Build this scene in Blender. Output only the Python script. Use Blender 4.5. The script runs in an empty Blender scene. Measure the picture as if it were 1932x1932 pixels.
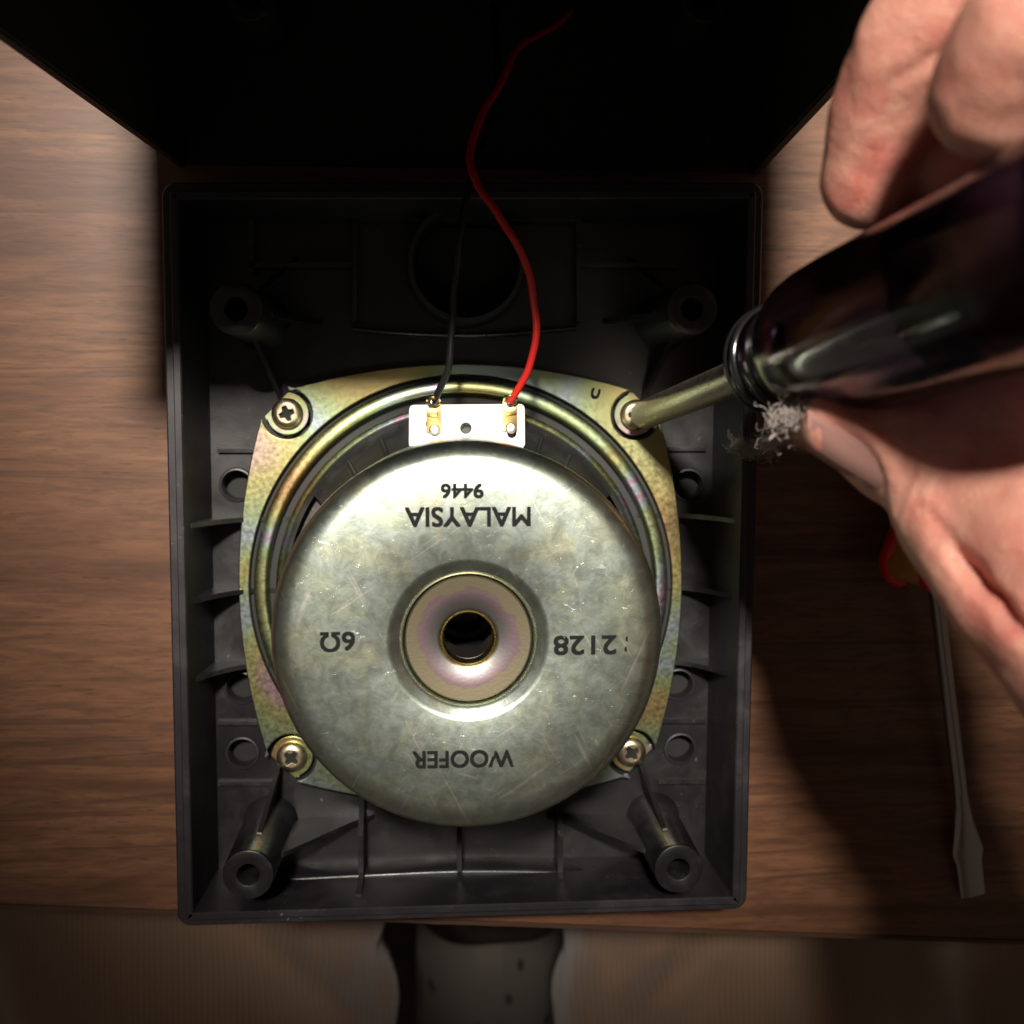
import bpy, bmesh, math, random
from mathutils import Vector, Matrix, noise as mnoise
R = math.radians
random.seed(7)
sc = bpy.context.scene
C = sc.collection
S = 0.01                                   # everything below is written in centimetres
# ------------------------------------------------------------------ camera
H, FPX, HALF = 30.0, 2108.0, 966.0         # camera height over the desk, focal length and half frame (photo units)
NADIR = (840.0, 790.0)
Zc = Vector((-(NADIR[0]-HALF)/FPX, (NADIR[1]-HALF)/FPX, 1.0)).normalized()
Xc = Vector((1, 0, 0)); Xc = (Xc - Xc.dot(Zc)*Zc).normalized()
Yc = Zc.cross(Xc)
ROT = Matrix((Xc, Yc, Zc))
cd = bpy.data.cameras.new('camera'); cam = bpy.data.objects.new('camera', cd); C.objects.link(cam)
cam.matrix_world = Matrix.Translation((0, 0, H*S)) @ ROT.to_4x4()
cd.sensor_width = 36; cd.lens = 36*FPX/(2*HALF)
cd.clip_start = 0.005; cd.clip_end = 20
cd.dof.use_dof = True; cd.dof.focus_distance = 0.245; cd.dof.aperture_fstop = 17.5
sc.camera = cam
# ------------------------------------------------------------------ room light and the lamp overhead
w = bpy.data.worlds.new('World'); sc.world = w; w.use_nodes = True
bg = w.node_tree.nodes['Background']; bg.inputs[0].default_value = (1.0, .80, .66, 1); bg.inputs[1].default_value = .066
ld = bpy.data.lights.new('lamp', 'SPOT'); lamp = bpy.data.objects.new('lamp', ld); C.objects.link(lamp)
LP = Vector((-8, 51.8, 130)); lamp.location = LP*S
lamp.rotation_euler = (Vector((2.6, 4.2, 0)) - LP).to_track_quat('-Z', 'Y').to_euler()
ld.energy = 188; ld.color = (1.0, .90, .80); ld.shadow_soft_size = .06
ld.spot_size = R(17.4); ld.spot_blend = 1.0
sc.view_settings.view_transform = 'Standard'; sc.view_settings.look = 'None'
sc.view_settings.exposure = 0; sc.view_settings.gamma = 1
sc.cycles.use_denoising = True
sc.cycles.caustics_reflective = True
sc.cycles.sample_clamp_indirect = 4

def P(px, py, z):                          # the place at height z that the photograph shows at (px, py)
    d = ROT @ Vector(((px-HALF)/FPX, -(py-HALF)/FPX, -1))
    t = (z-H)/d.z
    return Vector((d.x*t, d.y*t, z))
# ------------------------------------------------------------------ materials
class M:
    def __init__(s, name, base=(.5,.5,.5), rough=.5, metal=0, **kw):
        s.m = bpy.data.materials.new(name); s.m.use_nodes = True
        s.n = s.m.node_tree.nodes; s.l = s.m.node_tree.links
        s.b = s.n['Principled BSDF']; s.out = s.n['Material Output']
        s.set('Base Color', base); s.set('Roughness', rough); s.set('Metallic', metal)
        for k, v in kw.items(): s.set(k.replace('_', ' '), v)
    def set(s, k, v):
        i = s.b.inputs[k]
        if hasattr(v, 'node'): s.l.new(v, i)
        elif isinstance(v, tuple) and len(v) == 3 and i.type == 'RGBA': i.default_value = (*v, 1)
        else: i.default_value = v
    def pos(s, scale=(1,1,1), rot=(0,0,0), loc=(0,0,0)):
        t = s.n.new('ShaderNodeTexCoord'); g = s.n.new('ShaderNodeMapping')
        s.l.new(t.outputs['Object'], g.inputs[0])
        g.inputs['Scale'].default_value = tuple(100*x for x in scale); g.inputs['Rotation'].default_value = rot; g.inputs['Location'].default_value = loc
        return g.outputs[0]
    def noise(s, scale=(1,1,1), detail=4, rough=.55, dist=0, rot=(0,0,0), loc=(0,0,0), vec=None):
        t = s.n.new('ShaderNodeTexNoise'); s.l.new(vec or s.pos(scale, rot, loc), t.inputs['Vector'])
        t.inputs['Scale'].default_value = 1; t.inputs['Detail'].default_value = detail; t.inputs['Roughness'].default_value = rough; t.inputs['Distortion'].default_value = dist
        return t.outputs[0]
    def ramp(s, f, stops, interp='LINEAR'):
        t = s.n.new('ShaderNodeValToRGB'); t.color_ramp.interpolation = interp
        e = t.color_ramp.elements
        for k, (p, c) in enumerate(stops):
            el = e[k] if k < 2 else e.new(p)
            el.position = p
            el.color = (c, c, c, 1) if not isinstance(c, tuple) else (*c, 1)
        s.l.new(f, t.inputs[0]); return t.outputs[0]
    def mix(s, f, a, b, mode='MIX'):
        t = s.n.new('ShaderNodeMix'); t.data_type = 'RGBA'; t.blend_type = mode
        for i, v in ((0, f), (6, a), (7, b)):
            if hasattr(v, 'node'): s.l.new(v, t.inputs[i])
            elif isinstance(v, tuple): t.inputs[i].default_value = (*v, 1)
            else: t.inputs[i].default_value = v
        return t.outputs[2]
    def math(s, op, a, b=0.0):
        t = s.n.new('ShaderNodeMath'); t.operation = op
        for i, v in ((0, a), (1, b)):
            if hasattr(v, 'node'): s.l.new(v, t.inputs[i])
            else: t.inputs[i].default_value = v
        return t.outputs[0]
    def bump(s, h, dist=.01, strength=1.0, prev=None):
        t = s.n.new('ShaderNodeBump'); t.inputs['Strength'].default_value = strength; t.inputs['Distance'].default_value = dist*S
        s.l.new(h, t.inputs['Height'])
        if prev is not None: s.l.new(prev, t.inputs['Normal'])
        s.l.new(t.outputs[0], s.b.inputs['Normal']); return t.outputs[0]
MT = {}
# desk laminate: grain runs along x
m = M('wood', rough=.42, Specular_IOR_Level=.5); MT['wood'] = m.m
g1 = m.noise((.05, .42, 1), 5, .6, 1.2); g2 = m.noise((.42, 2.6, 1), 5, .62, 1.2, loc=(3, 1, 0)); g3 = m.noise((1.2, 9, 1), 4, .65, .5)
g4 = m.noise((.05, 1.6, 1), 3, .5, 1.2, loc=(9, 5, 0))
c = m.ramp(g1, [(.30, (.090, .038, .019)), (.44, (.162, .074, .038)), (.54, (.205, .097, .050)), (.60, (.160, .076, .040)), (.72, (.27, .132, .062))])
c = m.mix(m.ramp(g2, [(.38, .50), (.56, 0.0)]), c, (.066, .028, .014))
c = m.mix(m.ramp(g4, [(.56, 0.0), (.63, .60), (.70, 0.0)]), c, (.055, .026, .016))
c = m.mix(m.ramp(g3, [(.34, .35), (.56, 0.0)]), c, (.068, .029, .015))
g5 = m.noise((1.6, 22, 1), 3, .6, .2, loc=(1, 8, 0)); c = m.mix(m.ramp(g5, [(.62, 0.0), (.70, .75)]), c, (.05, .022, .012))
m.set('Base Color', c); m.set('Roughness', m.ramp(g2, [(.3, .46), (.7, .38)]))
m.bump(g3, .004, .6)
m = M('wood_edge', (.06, .03, .018), .5); MT['wood_edge'] = m.m
m.set('Base Color', m.ramp(m.noise((.2, 3, 3), 4), [(.3, (.04, .02, .012)), (.7, (.09, .045, .026))]))
# black moulded plastic
def plastic(name, base, rough, dusty=.0, seed=0):
    m = M(name, base, rough); n1 = m.noise((.7, .7, .7), 5, .65, .4, loc=(seed, 0, 0)); n2 = m.noise((28, 28, 28), 2)
    n3 = m.noise((7, 7, 7), 3, .7, .5, loc=(0, seed, 3))
    col = m.mix(m.ramp(n1, [(.50, 0.0), (.66, dusty)]), base, (.20, .19, .185))
    col = m.mix(m.math('MULTIPLY', m.ramp(n3, [(.67, 0.0), (.73, .5)]), m.ramp(n1, [(.42, 0.0), (.58, 1.0)])), col, (.30, .28, .27))
    m.set('Base Color', col)
    m.set('Roughness', m.ramp(n1, [(.3, rough), (.7, min(1, rough+.18))]))
    m.bump(n2, .004, .5); return m.m
MT['panel'] = plastic('panel_plastic', (.010, .010, .011), .27, .05)
MT['rim'] = plastic('rim_plastic', (.016, .015, .018), .36, .07, 4)
MT['fin'] = plastic('fin_plastic', (.011, .011, .012), .24, .10, 9)
MT['ledge'] = plastic('ledge_plastic', (.018, .018, .02), .20, .05, 6)
MT['cabinet'] = plastic('cabinet_plastic', (.016, .016, .016), .6, .02, 2)
# iridescent yellow zinc plating
def plating(name, stops, scale, rough, seed, grain=.002):
    m = M(name, (.5, .5, .4), rough, 1.0)
    n1 = m.noise((scale, scale, scale), 1, .4, .7, loc=(seed, seed*.7, 0)); n2 = m.noise((9, 9, 9), 4, .6)
    v = m.math('ADD', n1, m.math('MULTIPLY', m.math('SUBTRACT', n2, .5), .012))
    m.set('Base Color', m.ramp(v, stops)); m.set('Roughness', m.ramp(n2, [(.3, rough-.05), (.7, rough+.07)]))
    m.bump(m.noise((16, 16, 16), 2), grain, .45); return m.m
YEL, GRN, BLU, PNK, ORA = (.42, .39, .17), (.34, .42, .24), (.34, .41, .44), (.48, .31, .40), (.45, .31, .15)
MT['flange'] = plating('zinc_flange', [(.26, ORA), (.36, YEL), (.44, GRN), (.52, BLU), (.58, GRN), (.66, YEL), (.72, PNK), (.8, BLU)], .21, .33, 3.1)
MT['band'] = plating('zinc_band', [(.25, YEL), (.38, GRN), (.44, BLU), (.475, PNK), (.505, BLU), (.56, GRN), (.68, YEL), (.78, ORA)], .26, .33, 8.3)
MT['seat'] = plating('zinc_seat', [(.3, ORA), (.42, YEL), (.55, GRN), (.7, PNK)], .5, .36, 5.5)
MT['yoke'] = plating('zinc_yoke', [(.30, GRN), (.40, BLU), (.46, PNK), (.56, (.66, .44, .40)), (.66, ORA), (.75, YEL)], .55, .40, 1.2)
MT['screw'] = plating('zinc_screw', [(.3, (.66, .54, .30)), (.5, (.70, .60, .40)), (.7, (.66, .58, .38))], .8, .33, 2.0, .001)
MT['brass'] = M('brass', (.80, .58, .22), .25, 1.0).m
MT['gold_edge'] = plating('zinc_bore', [(.3, YEL), (.7, ORA)], .8, .30, 2.7)
m = M('zinc_yoke_face', (.5, .5, .4), .40, 1.0); MT['yoke'] = m.m; m.set('Roughness', .33)
vl = m.n.new('ShaderNodeVectorMath'); vl.operation = 'LENGTH'; m.l.new(m.pos((1, 1, 0)), vl.inputs[0])
rr = m.math('ADD', vl.outputs['Value'], m.math('MULTIPLY', m.math('SUBTRACT', m.noise((1.1, 1.1, 1.1), 3, .6, .8), .5), .60))
m.set('Base Color', m.ramp(rr, [(.56, (.36, .38, .35)), (.76, (.38, .34, .36)), (.92, (.43, .31, .34)), (1.10, (.43, .33, .29)), (1.28, (.45, .40, .27))]))
m.bump(m.noise((16, 16, 16), 2), .003, .4)
# magnet cover: scuffed zinc
m = M('zinc_cover', (.5, .5, .45), .45, 1.0); MT['cover'] = m.m
a = m.noise((.45, .45, .45), 4, .6, .8); b = m.noise((3.2, 3.2, 3.2), 6, .7, .4); f = m.noise((2.8, 5.5, 6), 6, .72, 1.3); k = m.noise((2.6, 3.0, 3), 5, .75, .7, loc=(4, 4, 4))
lng = m.noise((1.3, .55, 1), 2, .5, 3.0, loc=(2, 7, 0))
col = m.ramp(a, [(.28, (.56, .59, .42)), (.42, (.51, .59, .47)), (.52, (.49, .58, .53)), (.62, (.55, .60, .44)), (.74, (.61, .54, .48))])
col = m.mix(m.ramp(b, [(.40, .40), (.55, 0.0)]), col, (.40, .46, .40))
scuff = m.ramp(k, [(.64, 0.0), (.74, .6)])
line = m.ramp(lng, [(.492, 0.0), (.499, .75), (.506, 0.0)])
line = m.math('MULTIPLY', line, m.ramp(b, [(.48, 0.0), (.58, 1.0)]))
col = m.mix(scuff, col, (.82, .78, .70)); glint_ = m.ramp(f, [(.70, 0.0), (.75, .45)]); col = m.mix(glint_, col, (.95, .94, .88)); col = m.mix(line, col, (.8, .77, .68))  # scuffs and a scratch line; the pale flecks are glints put into the colour
for rz_, sd_ in ((.25, 1), (1.1, 5), (-.6, 9), (2.0, 13)):
    m2_ = m.n.new('ShaderNodeMapping'); m.l.new(m.pos((1, 1, 1), (0, 0, rz_), (sd_, sd_, 0)), m2_.inputs[0]); m2_.inputs['Scale'].default_value = (.40, 11, 1)
    sc_ = m.noise(detail=2, rough=.5, dist=.35, vec=m2_.outputs[0]); msk = m.noise((.7, .7, .7), 2, .5, 0, loc=(sd_*3, 1, 0))
    col = m.mix(m.math('MULTIPLY', m.ramp(sc_, [(.68, 0.0), (.715, .7)]), m.ramp(msk, [(.46, 0.0), (.54, 1.0)])), col, (.85, .83, .76))
m.set('Base Color', col)
m.set('Roughness', m.math('ADD', m.ramp(b, [(.3, .30), (.7, .37)]), m.math('MULTIPLY', scuff, .14)))
nb = m.bump(m.ramp(f, [(.64, 0.0), (.76, 1.0)]), .006, .4)
nb = m.bump(b, .006, .4, nb); m.bump(m.noise((14, 14, 14), 3), .0012, .5, nb)
MT['can_side'] = MT['cover']
m = M('print_ink', (.012, .013, .014), .8, Specular_IOR_Level=.15); MT['ink'] = m.m
m.set('Alpha', m.ramp(m.noise((6, 6, 6), 4, .7), [(.30, .0), (.38, 1.0)]))
def worn_ink(name, lo, hi, seed):
    m = M(name, (.014, .015, .016), .8, Specular_IOR_Level=.15); f = m.ramp(m.noise((2.4, 2.4, 2.4), 5, .7, .5, loc=(seed, 2, 0)), [(lo, 0.0), (hi, 1.0)])
    m.set('Alpha', f); return m.m
MT['worn'] = worn_ink('worn_ink', .36, .46, 1.5)
MT['faint'] = worn_ink('faint_ink', .30, .46, 4.5)
MT['near_black'] = plastic('basket_black', (.013, .013, .014), .34, .10, 3)  # basket steel mirroring dark surroundings, put into the colour as near-black
MT['groove'] = M('groove_dark', (.008, .008, .008), .6).m  # darkness of the recess put into the colour of the groove floor
m = M('cone_paper', (.21, .20, .20), .95); MT['paper'] = m.m
m.set('Base Color', m.ramp(m.noise((9, 9, 9), 4, .7), [(.3, (.05, .045, .045)), (.7, (.12, .11, .11))])); m.bump(m.noise((12, 12, 12), 3), .03, .8)
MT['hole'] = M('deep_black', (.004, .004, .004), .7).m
MT['white_plastic'] = M('white_plastic', (.88, .86, .83), .32).m
MT['red_wire'] = M('red_insulation', (.55, .018, .014), .38).m
MT['black_wire'] = M('black_insulation', (.010, .010, .011), .35).m
# skin
m = M('skin', (.6, .35, .26), .48, Subsurface_Weight=.30, Subsurface_Radius=(1.0, .30, .16), Subsurface_Scale=.006); MT['skin'] = m.m
sk = m.noise((.7, .7, .7), 4, .6, .3); sf = m.noise((3, 3, 3), 4, .6)
col = m.ramp(sk, [(.34, (.60, .195, .15)), (.46, (.66, .30, .225)), (.54, (.68, .34, .25)), (.64, (.64, .25, .19)), (.74, (.70, .38, .28))])
m.set('Base Color', m.mix(m.ramp(sf, [(.35, .35), (.6, 0.0)]), col, (.58, .20, .16)))
vv = m.n.new('ShaderNodeTexVoronoi'); vv.feature = 'DISTANCE_TO_EDGE'; m.l.new(m.pos((13, 13, 13)), vv.inputs['Vector']); vv.inputs['Scale'].default_value = 1
nb = m.bump(m.ramp(vv.outputs['Distance'], [(0, 0.0), (.12, 1.0)]), .009, .8)
m.bump(m.noise((1.6, 1.6, 1.6), 5, .6, 1.5), .06, .5, nb)
m = M('nail', (.62, .36, .31), .26, Subsurface_Weight=.2, Subsurface_Radius=(.6, .25, .18), Subsurface_Scale=.002); MT['nail'] = m.m
# clear tool handles
m = M('smoke_acrylic', (.20, .18, .25), .06, Transmission_Weight=1.0, IOR=1.47); MT['smoke'] = m.m
m.set('Roughness', m.ramp(m.noise((2, 2, 2), 4), [(.35, .07), (.7, .20)]))
va = m.n.new('ShaderNodeVolumeAbsorption'); va.inputs['Color'].default_value = (.33, .31, .46, 1); va.inputs['Density'].default_value = 105
m.l.new(va.outputs[0], m.out.inputs['Volume'])
MT['shaft'] = plating('plated_shaft', [(.3, (.42, .40, .34)), (.7, (.50, .475, .40))], .6, .30, 6.1, .001)
MT['black_gloss'] = M('black_gloss', (.010, .010, .011), .12).m
MT['steel'] = M('grey_steel', (.42, .40, .38), .34, 1.0).m
MT['amber'] = M('amber_plastic', (.75, .36, .07), .22, Transmission_Weight=.35).m
MT['red_core'] = M('red_plastic', (.75, .022, .014), .30).m
# cloth, cushion, lint
m = M('brown_cloth', (.2, .14, .1), .95, Sheen_Weight=.3); MT['cloth'] = m.m
wv = m.n.new('ShaderNodeTexWave'); wv.bands_direction = 'X'; m.l.new(m.pos((1, .02, 1)), wv.inputs['Vector']); wv.inputs['Scale'].default_value = 1.6; wv.inputs['Distortion'].default_value = 1.0
cl = m.noise((.12, .12, .12), 2)
m.set('Base Color', m.mix(m.ramp(wv.outputs['Fac'], [(.2, .24), (.7, 0.0)]), m.ramp(cl, [(.3, (.23, .148, .096)), (.7, (.29, .19, .125))]), (.10, .06, .04)))
nb = m.bump(wv.outputs['Fac'], .04, .5); m.bump(m.noise((.22, .16, .22), 2, .5, .6), .5, .5, nb)
m = M('dotted_cotton', (.6, .56, .5), .95); MT['dotted'] = m.m
v = m.n.new('ShaderNodeTexVoronoi'); v.voronoi_dimensions = '2D'; m.l.new(m.pos((.47, .47, .001)), v.inputs['Vector']); v.inputs['Scale'].default_value = 1; v.inputs['Randomness'].default_value = .75
m.set('Base Color', m.ramp(v.outputs['Distance'], [(.05, (.05, .04, .035)), (.13, (.20, .18, .155))]))
m.bump(m.noise((5, 5, 5), 2), .06, .4)
MT['lint'] = M('grey_lint', (.38, .33, .305), 1.0).m
m = M('carpet', (.03, .024, .02), .95); MT['floor'] = m.m
m.set('Base Color', m.ramp(m.noise((.6, .6, .6), 4), [(.3, (.02, .016, .013)), (.7, (.04, .03, .025))]))
# ------------------------------------------------------------------ object helpers (shapes in cm, world coordinates)
ORG = {}
def thing(name, label, cat, loc, group=None):
    o = bpy.data.objects.new(name, None); C.objects.link(o); o.empty_display_size = .01
    loc = Vector(loc); o.location = loc*S; ORG[o.name] = loc
    tag(o, label, cat, group); return o
def tag(o, label=None, cat=None, group=None, kind=None):
    if label: o['label'] = label
    if cat: o['category'] = cat
    if group: o['group'] = group
    if kind: o['kind'] = kind
    return o
def obj(name, bm, m, parent=None, smooth=35, at=None):
    if isinstance(bm, bpy.types.Mesh):
        t = bmesh.new(); t.from_mesh(bm); bpy.data.meshes.remove(bm); bm = t
    o = bpy.data.objects.new(name, bpy.data.meshes.new(name)); C.objects.link(o)
    base = ORG[parent.name] if parent else Vector((0, 0, 0))
    at = Vector(at) if at is not None else base
    for v in bm.verts: v.co = (v.co - at)*S
    bmesh.ops.recalc_face_normals(bm, faces=bm.faces[:])
    bm.to_mesh(o.data); bm.free()
    o.location = (at-base)*S; ORG[o.name] = at
    if parent: o.parent = parent
    o.data.materials.append(MT[m] if isinstance(m, str) else m)
    if smooth:
        for p in o.data.polygons: p.use_smooth = True
        o.data.set_sharp_from_angle(angle=R(smooth))
    return o
def lathe(prof, seg=64, center=(0, 0, 0), axis=None, a0=0, a1=360, bm=None, closed=False):
    """prof: (r, h) pairs turned about `axis` through `center`."""
    bm = bm or bmesh.new(); full = abs(a1-a0) >= 359.9
    q = Vector(axis).to_track_quat('Z', 'Y') if axis is not None else None
    rows = []
    n = seg if full else seg+1
    for i in range(n):
        t = R(a0+(a1-a0)*i/seg); row = []
        for r, h in prof:
            v = Vector((r*math.cos(t), r*math.sin(t), h))
            row.append(bm.verts.new((q @ v if q else v) + Vector(center)))
        rows.append(row)
    for i in range(seg if full else seg):
        A, B = rows[i], rows[(i+1) % n]
        for j in range(len(prof)-1 + (1 if closed else 0)):
            k = (j+1) % len(prof)
            try: bm.faces.new((A[j], B[j], B[k], A[k]))
            except ValueError: pass
    bmesh.ops.remove_doubles(bm, verts=bm.verts[:], dist=1e-5)
    return bm
def box(c, d, bm=None, rot=None, bevel=0):
    t = bmesh.new(); bmesh.ops.create_cube(t, size=1)
    for v in t.verts: v.co = Vector((v.co.x*d[0], v.co.y*d[1], v.co.z*d[2]))
    if bevel: bmesh.ops.bevel(t, geom=t.edges[:], offset=bevel, segments=2, affect='EDGES', profile=.7)
    for v in t.verts: v.co = (Matrix.Rotation(rot, 3, 'Z') @ v.co if rot else v.co) + Vector(c)
    return merge(bm, t)
def merge(bm, t):
    if bm is None: return t
    mp = {v: bm.verts.new(v.co) for v in t.verts}
    for f in t.faces: bm.faces.new([mp[v] for v in f.verts])
    t.free(); return bm
def prism(poly, d, bm=None):
    """a flat polygon (3-D points) pushed through by vector d"""
    bm = bm or bmesh.new(); d = Vector(d)
    a = [bm.verts.new(Vector(p)-d/2) for p in poly]; b = [bm.verts.new(Vector(p)+d/2) for p in poly]
    bm.faces.new(a); bm.faces.new(b[::-1])
    for i in range(len(a)): j = (i+1) % len(a); bm.faces.new((a[i], a[j], b[j], b[i]))
    return bm
def smooth_path(pts, n=10):
    pts = [Vector(p) for p in pts]; q = [2*pts[0]-pts[1]] + pts + [2*pts[-1]-pts[-2]]; out = []
    for i in range(1, len(q)-2):
        for k in range(n):
            t = k/n; a, b, c, d = q[i-1:i+3]
            out.append(.5*((2*b)+(c-a)*t+(2*a-5*b+4*c-d)*t*t+(3*b-a-3*c+d)*t**3))
    return out + [pts[-1]]
def tube(pts, r, seg=12, bm=None, cap=True):
    bm = bm or bmesh.new(); rows = []; n = len(pts); up = Vector((.3, .2, 1))
    for i, p in enumerate(pts):
        t = (pts[min(i+1, n-1)]-pts[max(i-1, 0)]).normalized()
        u = (up - up.dot(t)*t).normalized(); v = t.cross(u); up = u
        ri = r[i] if isinstance(r, (list, tuple)) else r
        rows.append([bm.verts.new(p + ri*(math.cos(2*math.pi*k/seg)*u + math.sin(2*math.pi*k/seg)*v)) for k in range(seg)])
    for i in range(n-1):
        for k in range(seg): bm.faces.new((rows[i][k], rows[i][(k+1) % seg], rows[i+1][(k+1) % seg], rows[i+1][k]))
    if cap: bm.faces.new(rows[0][::-1]); bm.faces.new(rows[-1])
    return bm
def plate(outer, holes, z0, z1, bevel=0, res=2):
    """flat plate with holes: a filled 2-D curve, given thickness"""
    cu = bpy.data.curves.new('t', 'CURVE'); cu.dimensions = '2D'; cu.fill_mode = 'BOTH'
    for loop in [outer]+holes:
        sp = cu.splines.new('POLY'); sp.points.add(len(loop)-1); sp.use_cyclic_u = True
        for p, q in zip(sp.points, loop): p.co = (q[0], q[1], 0, 1)
    cu.extrude = (z1-z0)/2-bevel; cu.bevel_depth = bevel; cu.bevel_resolution = res; cu.offset = -bevel
    o = bpy.data.objects.new('t', cu); C.objects.link(o)
    dg = bpy.context.evaluated_depsgraph_get(); me = bpy.data.meshes.new_from_object(o.evaluated_get(dg))
    bpy.data.objects.remove(o); bpy.data.curves.remove(cu)
    bm = bmesh.new(); bm.from_mesh(me); bpy.data.meshes.remove(me)
    for v in bm.verts: v.co.z += (z0+z1)/2
    return bm
def circ(c, r, n=48, a0=0, a1=360):
    k = n if abs(a1-a0) >= 360 else n-1
    return [(c[0]+r*math.cos(R(a0+(a1-a0)*i/k)), c[1]+r*math.sin(R(a0+(a1-a0)*i/k))) for i in range(n)]
def lettering(s, center, size, m, parent, rot=180, name='lettering', bold=.012):
    cu = bpy.data.curves.new('t', 'FONT'); cu.body = s; cu.resolution_u = 4
    o = bpy.data.objects.new('t', cu); C.objects.link(o)
    dg = bpy.context.evaluated_depsgraph_get(); me = bpy.data.meshes.new_from_object(o.evaluated_get(dg))
    bpy.data.objects.remove(o); bpy.data.curves.remove(cu)
    bm = bmesh.new(); bm.from_mesh(me); bpy.data.meshes.remove(me)
    xs = [v.co.x for v in bm.verts]; ys = [v.co.y for v in bm.verts]
    cx, cy, dx, dy = (min(xs)+max(xs))/2, (min(ys)+max(ys))/2, max(xs)-min(xs), max(ys)-min(ys)
    rm = Matrix.Rotation(R(rot), 3, 'Z'); base = bm.copy(); d_ = bold
    for v in bm.verts:
        v.co = rm @ Vector(((v.co.x-cx)*size[0]/dx, (v.co.y-cy)*size[1]/dy, 0)) + Vector(center)
    core = bm.copy()                                        # the stamp's ink spreads a little: bolder strokes
    for i_, (ax_, ay_) in enumerate(((d_, d_), (-d_, d_), (d_, -d_), (-d_, -d_))):
        t_ = core.copy()
        for v in t_.verts: v.co += Vector((ax_, ay_, .0007*(i_+1)))
        merge(bm, t_)
    core.free(); base.free()
    return obj(name, bm, m, parent, smooth=0)
def copy_part(o, parent, d=(0, 0, 0), rotz=0):
    c = o.copy(); C.objects.link(c); c.parent = parent
    c.location = Vector(o.location) + Vector(d)*S; c.rotation_euler.z = rotz; ORG[c.name] = ORG[o.name]+Vector(d)
    for ch in list(o.children):
        g = ch.copy(); C.objects.link(g); g.parent = c
    return c
def inset(poly, d):
    n = len(poly); out = []
    for i in range(n):
        a, b, c = Vector(poly[i-1]), Vector(poly[i]), Vector(poly[(i+1) % n])
        e, f = (b-a).normalized(), (c-b).normalized()
        n1, n2 = Vector((-e.y, e.x)), Vector((-f.y, f.x)); k = (n1+n2).normalized()
        out.append(b + k*d/max(.3, k.dot(n1)))
    return out
def rounded(corners, r, n=6):
    out = []; m_ = len(corners)
    for i in range(m_):
        a, b, c = Vector(corners[i-1]), Vector(corners[i]), Vector(corners[(i+1) % m_])
        p, q = b+(a-b).normalized()*r, b+(c-b).normalized()*r
        for k in range(n+1):
            t = k/n; out.append((1-t)**2*p + 2*t*(1-t)*b + t*t*q)
    return out
# ------------------------------------------------------------------ floor, desk
o = obj('floor', prism([(-150, -150, -74), (150, -150, -74), (150, 120, -74), (-150, 120, -74)], (0, 0, 1)), 'floor'); tag(o, kind='structure')
e0, e1 = P(0, 1715, 0), P(1932, 1783, 0); ed = (e1-e0).normalized(); L, Rr = e0-ed*45, e1+ed*45
up = Vector((-ed.y, ed.x, 0))
desk = thing('desk', 'brown wood-grain desk top whose front edge runs above the lap', 'desk', (0, 10, -2.4))
def slab(z0, z1, front):
    a, b = L+up*front, Rr+up*front; c_, d_ = b+up*75, a+up*75
    return prism([(p.x, p.y, (z0+z1)/2) for p in (a, b, c_, d_)], (0, 0, z1-z0))
t = slab(-2.4, 0, .12); bmesh.ops.bevel(t, geom=t.edges[:], offset=.06, segments=2, affect='EDGES')
obj('desk_top', t, 'wood', desk)
n = 60; t = bmesh.new()                                     # front edge strip, chipped along its upper edge
rowt, rowb, backt, backb = [], [], [], []
for i in range(n*4+1):
    p = L.lerp(Rr, i/(n*4)); j = .03*mnoise.noise(Vector((i*.9, 3, 0)))
    rowt.append(t.verts.new((p.x, p.y-max(0, j), -.03+min(0, j)))); rowb.append(t.verts.new((p.x, p.y, -2.4)))
    q = p+up*.118; backt.append(t.verts.new((q.x, q.y, -.03))); backb.append(t.verts.new((q.x, q.y, -2.4)))
for i in range(n*4):
    for A, B in ((rowt, rowb), (backt, rowt), (rowb, backb)): t.faces.new((A[i], A[i+1], B[i+1], B[i]))
obj('edge_strip', t, 'wood_edge', desk)
# ------------------------------------------------------------------ speaker front panel (lying face down)
RIM, FLR = 3.2, .70
fp = thing('speaker_front_panel', 'black plastic speaker front panel lying face down, its ribbed inner side up', 'speaker panel', (0, -4, 0))
corners = [P(331, 1756, RIM).xy, P(1413, 1723, RIM).xy, P(1446, 340, RIM).xy, P(299, 340, RIM).xy]
OUT = rounded(corners, .38, 7)
sec = [(0, .05), (0, 2.93), (.03, 2.98), (.05, 3.0), (.22, 3.0), (.235, 3.02), (.235, 3.17), (.26, 3.2), (.40, 3.2), (.43, 3.17), (.56, FLR), (.56, .2), (.2, .05)]
def rim_bm():
    bm = bmesh.new(); rows = []
    for d, z in sec: rows.append([bm.verts.new((p.x, p.y, z)) for p in inset(OUT, d)])
    for i in range(len(sec)):
        A, B = rows[i], rows[(i+1) % len(sec)]
        for k in range(len(A)): bm.faces.new((A[k], A[(k+1) % len(A)], B[(k+1) % len(B)], B[k]))
    return bm
obj('rim', rim_bm(), 'rim', fp, 30)
WX, WY = .44, -4.37                                          # woofer axis
port = P(878, 508, FLR)
hole_px = [(447, 915), (455, 1297), (458, 1420), (1298, 915), (1280, 1291), (1283, 1412)]
holes = [P(x, y, FLR) for x, y in hole_px]
inner = [tuple(p) for p in inset(OUT, .56)]
fl = plate(inner, [circ((WX, WY), 5.3, 96), circ(port, 1.30)] + [circ(h, .37, 28) for h in holes], .25, FLR)
obj('floor_plate', fl, 'panel', fp)
obj('front_skin', plate(inner, [], .06, .2), 'hole', fp)
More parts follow.
